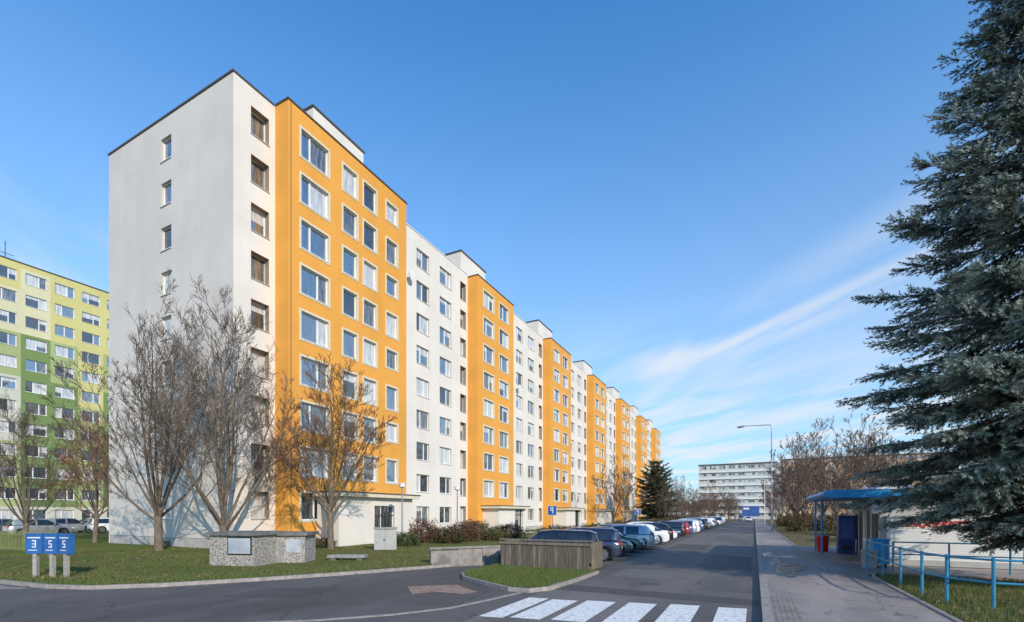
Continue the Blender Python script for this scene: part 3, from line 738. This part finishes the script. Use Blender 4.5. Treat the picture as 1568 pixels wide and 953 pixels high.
for i,c in enumerate(seq):
    st=rd.choice(['hatch','wagon','sedan'])
    if i==0: st='wagon'
    ang=math.radians(180+rd.uniform(10,16)) if rd.random()<.6 else math.radians(rd.uniform(10,16))
    car(-7.75+rd.uniform(-.15,.15),y,ang,c,st,rd.uniform(.98,1.04)); y+=2.65+rd.uniform(-.1,.25)
for (x,y,c,s,r) in ((-66,19,'grey','sedan',90),(-65,23.5,'silver','hatch',92),(-62,26.5,'white','wagon',80),(-63,31.5,'white','wagon',88),(-66,37,'navy','hatch',90),(-70,28,'silver','sedan',90),(-58,19,'silver','hatch',85)):
    place("parked_car",cache.setdefault((c,s),car_mesh("car_"+c+"_"+s,PA[c],s)),(x,y,.2),math.radians(r),1.05)
for (x,y,c,s,r) in ((-1.4,150,'white','wagon',90),(-4,176,'silver','hatch',-88)):
    place("car",cache.setdefault((c,s),car_mesh("car_"+c+"_"+s,PA[c],s)),(x,y,.012),math.radians(r),1.0)
print("cars",time.time()-T0)

# ================================================================ STREET FURNITURE
galv=M("galvanised_steel",(.42,.43,.44),(.34,.35,.36),3,.45,metal=.5)
lamp_head_m=M("lamp_head",(.25,.25,.26),rough=.4)
def street_lamp(x,y,H,arm,az):
    b=MB(); d=Vector((math.cos(az),math.sin(az),0)); p=lambda u,z: tuple(Vector((x,y,z))+d*u)
    b.tube([p(0,0),p(0,.9),p(0,.95),p(0,H-1)],[.15,.14,.10,.08],galv,10)
    b.tube([p(0,H-1),p(0,H-.25),p(.12,H-.04),p(.4,H),p(arm,H+.08)],[.08,.07,.06,.055,.05],galv,8)
    b.tube([p(arm-.1,H+.07),p(arm+.15,H+.06),p(arm+.6,H+.0),p(arm+.85,H-.03)],[.06,.13,.14,.06],lamp_head_m,10)
    b.tube([p(arm+.15,H-.03),p(arm+.6,H-.08)],[.09,.09],lampm,8)
    return b.obj("street_lamp",None,True,40)
street_lamp(1.95,68,13.4,3.1,math.pi)
street_lamp(2.0,118,13.0,3.0,math.pi)
def park_lamp(x,y,H):
    b=MB(); b.tube([(x,y,0),(x,y,H)],[.06,.04],galv,8)
    b.tube([(x,y,H),(x,y,H+.06),(x,y,H+.28),(x,y,H+.34)],[.08,.20,.22,.05],frame_w,12)
    b.obj("park_lamp",None,True,40)
park_lamp(-19.4,29.2,3.9); park_lamp(-20.6,24.5,3.9)
sign_blue=M("sign_blue",(.02,.12,.45),rough=.4)
def tsign(x,y,az,kind):
    b=MB(); b.tube([(x,y,0),(x,y,2.7)],.03,galv,6); f_=Fr((x,y),(math.cos(az),math.sin(az)),(-math.sin(az),math.cos(az)))
    col=sign_blue
    b.box(f_,-.3,.3,.035,.05,2.1,2.7,frame_w); b.box(f_,-.27,.27,.051,.056,2.13,2.67,col); b.box(f_,-.09,-.02,.057,.06,2.22,2.6,frame_w); b.box(f_,-.02,.1,.057,.06,2.53,2.6,frame_w);b.box(f_,-.02,.1,.057,.06,2.38,2.45,frame_w);b.box(f_,.08,.13,.057,.06,2.4,2.58,frame_w)
    b.obj("traffic_sign")
tsign(-11.2,27.5,math.pi,0); tsign(-11.2,52,math.pi,0)
b=MB(); b.box(WORLD,-3.4,1.4,165,165.3,1.4,4.6,M("billboard_blue",(.03,.09,.32),(.05,.14,.40),.8,.6)); b.tube([(-3,165.2,0),(-3,165.2,1.5)],.12,galv,6); b.tube([(1.0,165.2,0),(1.0,165.2,1.5)],.12,galv,6)
b.box(WORLD,-3.0,-1.4,164.95,165,3.5,4.1,frame_w); b.obj("billboard")
blue=M("enamel_blue",(.03,.15,.42),(.025,.11,.32),2,.35)
b=MB(); whp=M("white_print",(.75,.78,.8),rough=.5); pc=M("concrete_post",(.40,.37,.33),(.28,.26,.24),8,.9,.3)
for k,(x,y,a) in enumerate(((-20.95,6.75,.50),(-20.42,6.98,.30),(-19.92,7.15,.18))):
    f_=Fr((x,y),(math.cos(a),math.sin(a)),(math.sin(a),-math.cos(a)))
    b.box(f_,-.27,.27,-.09,.05,.90,1.52,blue); b.box(f_,-.28,.28,-.10,.06,1.52,1.56,blue)
    b.box(f_,-.20,.20,.051,.056,1.40,1.44,whp); b.box(f_,-.18,.10,.051,.056,1.0,1.025,whp)
    b.box(f_,-.06,.07,.051,.056,1.30,1.34,whp); b.box(f_,-.06,.07,.051,.056,1.20,1.235,whp); b.box(f_,-.06,.07,.051,.056,1.10,1.14,whp)
    b.box(f_,.04,.07,.0515,.057,1.14,1.20,whp) ; b.box(f_,(-.06 if k else .04),(-.03 if k else .07),.0515,.057,1.235,1.30,whp)
    b.box(f_,-.06,.06,-.075,.035,.0,.90,pc)
b.obj("house_number_board")
b=MB(); gf=M("fence_paint",(.24,.28,.10),(.18,.20,.09),3,.6); f_=Fr((-38,10.6),(1,.05),(0,1))
for k in range(37): b.box(f_,k*.16,k*.16+.035,-.01,.01,.15,1.25,gf)
b.box(f_,-.1,5.85,.012,.045,.3,.36,gf); b.box(f_,-.1,5.85,.012,.045,1.05,1.11,gf)
for k in range(3): b.box(f_,k*2.85-.05,k*2.85+.04,.046,.12,0,1.35,gf)
b.obj("railing_fence")
peb,nt,bs=nmat("pebbledash"); vo=nt.nodes.new("ShaderNodeTexVoronoi"); vo.inputs['Scale'].default_value=28; nt.links.new(coords(nt),vo.inputs['Vector'])
mm=nt.nodes.new("ShaderNodeSeparateColor"); nt.links.new(vo.outputs['Color'],mm.inputs[0]); nt.links.new(ramp(nt,mm.outputs[0],(.16,.14,.12),(.50,.46,.42),.1,.9),bs.inputs['Base Color']); bump(nt,bs,vo.outputs[0],.7,.015); bs.inputs['Roughness'].default_value=.9
conc=M("concrete_slab",(.36,.35,.33),(.22,.21,.20),4,.9,.3); concd=M("concrete_weathered",(.20,.19,.18),(.12,.115,.11),3,.9,.3)
steelp=M("white_metal_panel",(.46,.49,.52),(.32,.36,.41),2,.35)
b=MB(); f_=Fr((-18.95,11.15),(.955,.295),(.295,-.955))
b.box(f_,0,1.95,-1.5,0,0,1.36,peb); b.box(f_,-.12,2.07,-1.62,.12,1.36,1.49,concd); b.box(f_,.85,1.8,.002,.03,.66,1.26,steelp); b.box(f_,.8,1.85,.001,.015,.61,1.31,blk)
f2=Fr((-18.0,12.65),(.85,.52),(.52,-.85))
b.box(f2,0,1.75,-1.3,0,0,1.30,peb); b.box(f2,.2,1.87,-1.42,.12,1.302,1.43,concd); b.box(f2,1.0,1.6,.002,.03,.6,1.15,steelp); b.box(f2,.5,.9,.002,.03,.2,1.05,conc)
b.obj("waste_enclosure")
b=MB(); f3=Fr((-16.4,14.6),(.9,.43),(.43,-.9)); b.box(f3,0,1.6,-.5,0,.30,.42,conc); b.box(f3,.1,.35,-.45,-.05,.05,.30,concd); b.box(f3,1.25,1.5,-.45,-.05,.05,.30,concd); b.obj("concrete_bench")
b=MB(); f4=Fr((-18.7,19.9),(.75,.66),(.66,-.75)); gu=M("utility_grey",(.42,.42,.40),(.34,.34,.32),3,.6); b.box(f4,0,1.2,-.5,0,.15,1.35,gu); b.box(f4,-.05,1.25,-.55,.05,1.35,1.45,conc); b.box(f4,-.03,1.23,-.53,.03,0,.15,conc); b.box(f4,.595,.605,.001,.006,.2,1.3,blk); b.box(f4,.5,.56,.006,.03,.7,.82,blk)
b.obj("utility_cabinet")
b=MB(); wm=M("old_concrete",(.33,.30,.27),(.17,.155,.145),2.2,.95,.5)
f5=Fr((-11.75,15.75),(2.1,2.6),(2.6,-2.1))
for k in range(3): b.box(f5,k*1.12+.01*k,k*1.12+1.12,-.22,0,0,.68+.03*k,wm)
b.box(f5,-.04,3.42,-.26,.04,.745,.82,wm)
b.obj("low_concrete_wall")
b=MB(); bd1=M("weathered_board",(.17,.135,.10),(.085,.07,.055),5,.9,.5,(3,3,.4)); bd2=M("weathered_board_pale",(.25,.205,.155),(.13,.105,.08),5,.9,.5,(3,3,.4))
f6=Fr((-8.95,16.6),(1,0),(0,-1)); u=0
while u<3.6:
    w=random.uniform(.09,.13); b.box(f6,u,min(u+w,3.66),-.03,random.uniform(-.005,.012),.12,random.uniform(1.10,1.16),random.choice([bd1,bd1,bd2])); u+=w+.008
b.box(f6,-.04,3.70,.014,.05,1.02,1.12,bd2); b.box(f6,-.04,3.70,-.075,-.035,.3,.4,bd1); b.box(f6,-.05,3.72,-.12,.06,1.17,1.22,bd2)
for k in (0,1.83,3.62): b.box(f6,k-.05,k+.06,-.14,-.035,0,1.17,bd1)
f7=Fr((-5.33,16.7),(0,1),(1,0)); u=0
while u<1.5: b.box(f7,u,u+.11,-.02,.01,.12,1.13,random.choice([bd1,bd2])); u+=.12
f8=Fr((-8.95,16.7),(0,1),(-1,0)); u=0
while u<1.5: b.box(f8,u,u+.11,-.02,.01,.12,1.13,random.choice([bd1,bd2])); u+=.12
b.obj("board_fence")

# ---------------- kiosk
kio=empty("snack_kiosk",(4.9,24.5,0)); b=MB()
kgrey=M("kiosk_grey",(.46,.46,.45),(.38,.38,.37),1.5,.7); kwh=M("kiosk_white",(.82,.82,.80),(.74,.74,.72),1.2,.55); kbl=M("canopy_blue",(.03,.30,.62),(.025,.24,.52),1.5,.4); kdk=M("kiosk_dark",(.06,.06,.07),rough=.6); kred=M("sign_red",(.62,.015,.015),rough=.4)
b.box(WORLD,4.75,13.5,25.0,31.5,.1,3.0,kgrey)
b.box(WORLD,4.95,13.0,24.35,24.95,.35,2.05,kwh)
for k in range(12): b.box(WORLD,5.1,8.9,24.335,24.352,.45+k*.095,.45+k*.095+.083,kwh)
b.box(WORLD,5.1,8.9,24.325,24.352,1.61,1.99,kwh)
b.box(WORLD,4.95,13.0,24.34,24.95,.12,.35,kgrey); b.box(WORLD,4.90,13.05,24.28,25,2.05,2.12,kgrey)
b.box(WORLD,8.95,9.05,24.30,24.36,.35,2.05,kgrey)
b.box(WORLD,4.70,4.76,25.4,27.4,1.05,2.35,kdk); b.box(WORLD,4.55,4.76,25.35,27.45,.95,1.05,kwh); b.box(WORLD,4.66,4.74,26.35,26.42,1.05,2.35,kwh)
b.box(WORLD,4.70,4.76,28.2,29.2,.12,2.3,kdk); b.box(WORLD,4.68,4.75,28.12,28.2,.12,2.38,kwh); b.box(WORLD,4.68,4.75,29.2,29.28,.12,2.38,kwh)
b.box(WORLD,4.66,4.74,29.8,31.2,.9,2.2,gl_dark)
pts=[]
for k in range(7):
    a=math.pi*(-.5+k/6); pts.append((2.95-.28*math.cos(a),3.06+.17*math.sin(a)))
prof=pts+[(13.7,3.23),(13.7,2.89)]
n=len(prof)
for i in range(n):
    p,q=prof[i],prof[(i+1)%n]; b.face([(p[0],24.6,p[1]),(q[0],24.6,q[1]),(q[0],32.2,q[1]),(p[0],32.2,p[1])],kbl)
b.face([(p[0],24.6,p[1]) for p in prof],kbl); b.face([(p[0],32.2,p[1]) for p in prof[::-1]],kbl)
b.box(WORLD,4.3,13.4,24.9,31.9,3.23,3.33,kwh)
for yy in (29.0,31.8): b.tube([(3.1,yy,.1),(3.1,yy,2.9)],.05,kbl,8)
b.box(WORLD,4.42,4.70,24.62,25.0,2.2,2.88,kgrey)
b.box(WORLD,3.75,4.60,27.9,28.05,2.45,2.70,kred)
vb=M("vending_blue",(.02,.05,.20),rough=.4)
b.box(WORLD,3.9,4.6,29.6,30.4,.12,2.1,vb); b.box(WORLD,3.97,4.53,29.57,29.602,.9,1.95,M("vending_panel",(.06,.12,.35),rough=.2)); b.box(WORLD,4.05,4.45,29.565,29.60,.35,.6,blk)
o=b.obj("body"); par(o,kio)
def text(s,size,loc,rot,mat_,parent=None,shear=0,ext=.006,off=.004):
    c=bpy.data.curves.new("lettering",'FONT'); c.body=s; c.size=size; c.extrude=ext; c.shear=shear; c.offset=off; c.materials.append(mat_)
    o=bpy.data.objects.new("lettering",c); COL.objects.link(o); o.location=loc; o.rotation_euler=rot
    if parent: par(o,parent)
text("CINQUERIST",.34,(5.25,24.305,1.68),(math.pi/2,0,0),kred,kio,.35,.008,.007)
text("grill",.22,(3.9,27.89,2.50),(math.pi/2,0,0),kwh,kio)
def bin_(name,x,y,c,r=.27,h=.9):
    b=MB(); b.tube([(x,y,.12),(x,y,.2),(x,y,h-.12),(x,y,h-.1),(x,y,h)],[r*.8,r*.85,r,r*1.08,r*1.05],c,16); b.tube([(x,y,h+.002),(x,y,h+.05)],[r*.9,r*.35],blk,14); b.obj(name,None,True,35)
bin_("litter_bin",3.35,31.0,kred,.30,1.0)
b=MB()
b.tube([(3.95,22.6,.12),(3.95,22.6,.75),(3.95,22.6,.8)],[.22,.27,.29],M("bin_grey",(.35,.36,.36),rough=.6),14); b.obj("litter_bin",None,True,35)
b=MB(); b.box(WORLD,4.15,4.65,23.0,23.6,.25,1.15,kbl); b.box(WORLD,4.12,4.68,22.97,23.63,1.15,1.22,kbl); b.box(WORLD,4.2,4.3,23.1,23.5,.12,.25,blk); b.box(WORLD,4.5,4.6,23.1,23.5,.12,.25,blk); b.obj("newspaper_box")
rb=M("railing_blue",(.035,.28,.45),(.03,.21,.36),4,.45)
b=MB(); path=[(3.72,21.6),(3.72,19.2),(3.74,17.2),(3.8,15.5),(3.98,14.4),(4.55,13.7),(6.6,13.6),(9.0,13.6)]
for z in (1.15,.66): b.tube([(x,y,z+.06) for x,y in path],.026,rb,8)
for (x,y) in path: b.tube([(x,y,.05),(x,y,1.26)],.035,rb,8)
b.obj("blue_railing",None,True,40)
b=MB(); path=[(4.6,22.2),(7.5,22.2),(11,22.2)]
for z in (1.15,.7): b.tube([(x,y,z) for x,y in path],.024,rb,8)
for x in (4.6,6.2,7.8,9.4): b.tube([(x,22.2,.05),(x,22.2,1.16)],.03,rb,8)
b.obj("blue_railing",None,True,40)

# ================================================================ LIGHT
SE=math.radians(27); az=(0.82,-0.57)
sd=Vector((az[0]*math.cos(SE),az[1]*math.cos(SE),math.sin(SE))).normalized()
sl=bpy.data.lights.new("sun",'SUN'); sl.energy=4.0; sl.angle=math.radians(.5); sl.color=(1,.87,.72)
so=bpy.data.objects.new("sun",sl); COL.objects.link(so); so.rotation_euler=sd.to_track_quat('Z','Y').to_euler(); so.location=(40,-20,40)
w=bpy.data.worlds.new("World"); scene.world=w; w.use_nodes=True; nt=w.node_tree; bg=nt.nodes["Background"]; bg.inputs[1].default_value=.145
sky=nt.nodes.new("ShaderNodeTexSky"); sky.sky_type='NISHITA'; sky.sun_disc=False; sky.sun_elevation=SE; sky.sun_rotation=math.atan2(az[0],az[1]); sky.air_density=1.0; sky.dust_density=.5; sky.ozone_density=2.0
tc=nt.nodes.new("ShaderNodeTexCoord"); sx=nt.nodes.new("ShaderNodeSeparateXYZ"); nt.links.new(tc.outputs['Generated'],sx.inputs[0])
def mth(op,a,b=None,clamp=False):
    n=nt.nodes.new("ShaderNodeMath"); n.operation=op; n.use_clamp=clamp
    for i,x in enumerate((a,b)):
        if x is None: continue
        if isinstance(x,(int,float)): n.inputs[i].default_value=x
        else: nt.links.new(x,n.inputs[i])
    return n.outputs[0]
zz=mth('ADD',mth('MAXIMUM',sx.outputs[2],0.0),.03)
px=mth('DIVIDE',sx.outputs[0],zz); py=mth('DIVIDE',sx.outputs[1],zz)
u=mth('ADD',px,py); v=mth('SUBTRACT',px,py)
cb=nt.nodes.new("ShaderNodeCombineXYZ"); nt.links.new(mth('MULTIPLY',u,1.0),cb.inputs[0]); nt.links.new(mth('MULTIPLY',v,.32),cb.inputs[1])
nz=nt.nodes.new("ShaderNodeTexNoise"); nz.inputs['Scale'].default_value=1.5; nz.inputs['Detail'].default_value=7; nz.inputs['Roughness'].default_value=.5; nz.inputs['Distortion'].default_value=.7
nt.links.new(cb.outputs[0],nz.inputs['Vector'])
def mr(x,a,b,c=0,d=1):
    n=nt.nodes.new("ShaderNodeMapRange"); n.interpolation_type='SMOOTHSTEP'
    for i,q in enumerate((a,b,c,d)): n.inputs[i+1].default_value=q
    nt.links.new(x,n.inputs[0]); return n.outputs[0]
wisp=mr(nz.outputs[0],.36,.68)
band=mr(mth('ABSOLUTE',mth('SUBTRACT',u,2.62)),.0,.6,1,0)
band=mth('MULTIPLY',band,mr(v,-4.3,-3.2,0,1)); band=mth('MULTIPLY',band,mr(v,-1.4,.2,1,0))
low=mr(sx.outputs[2],.10,.42,1,.0)
leftw=mth('MULTIPLY',mr(sx.outputs[0],-.9,-.5,1,0),mr(sx.outputs[2],.2,.65,.45,0))
fac=mth('MULTIPLY',wisp,mth('ADD',mth('ADD',mth('MULTIPLY',low,.8),mth('MULTIPLY',band,.4)),leftw),True)
fac=mth('ADD',fac,mth('MULTIPLY',band,mr(nz.outputs[0],.3,.65,0,.28)),True)
haze=mr(sx.outputs[2],-.15,.85,.80,0)
def cmix(f,a,c,mode='MIX'):
    n=nt.nodes.new("ShaderNodeMix"); n.data_type='RGBA'; n.blend_type=mode
    if isinstance(f,float): n.inputs[0].default_value=f
    else: nt.links.new(f,n.inputs[0])
    nt.links.new(a,n.inputs[6]); n.inputs[7].default_value=(*c,1); return n.outputs[2]
t1=cmix(1.0,sky.outputs[0],(.44,1.36,1.98),'MULTIPLY')
t2=cmix(haze,t1,(4.2,5.1,5.8))
t3=cmix(fac,t2,(5.8,6.0,6.2))
nt.links.new(t3,bg.inputs[0])

# ================================================================ CAMERA
cam=bpy.data.cameras.new("camera"); co=bpy.data.objects.new("camera",cam); COL.objects.link(co)
co.location=(0,0,2.2); co.rotation_euler=(math.radians(90),0,math.radians(27.03)); cam.sensor_width=36; cam.lens=36*727/1568; cam.shift_y=(787-476.5)/1568; cam.clip_end=5000; cam.clip_start=.1
scene.camera=co
scene.view_settings.view_transform='Standard'; scene.view_settings.look='None'; scene.view_settings.exposure=0
print("done",time.time()-T0)
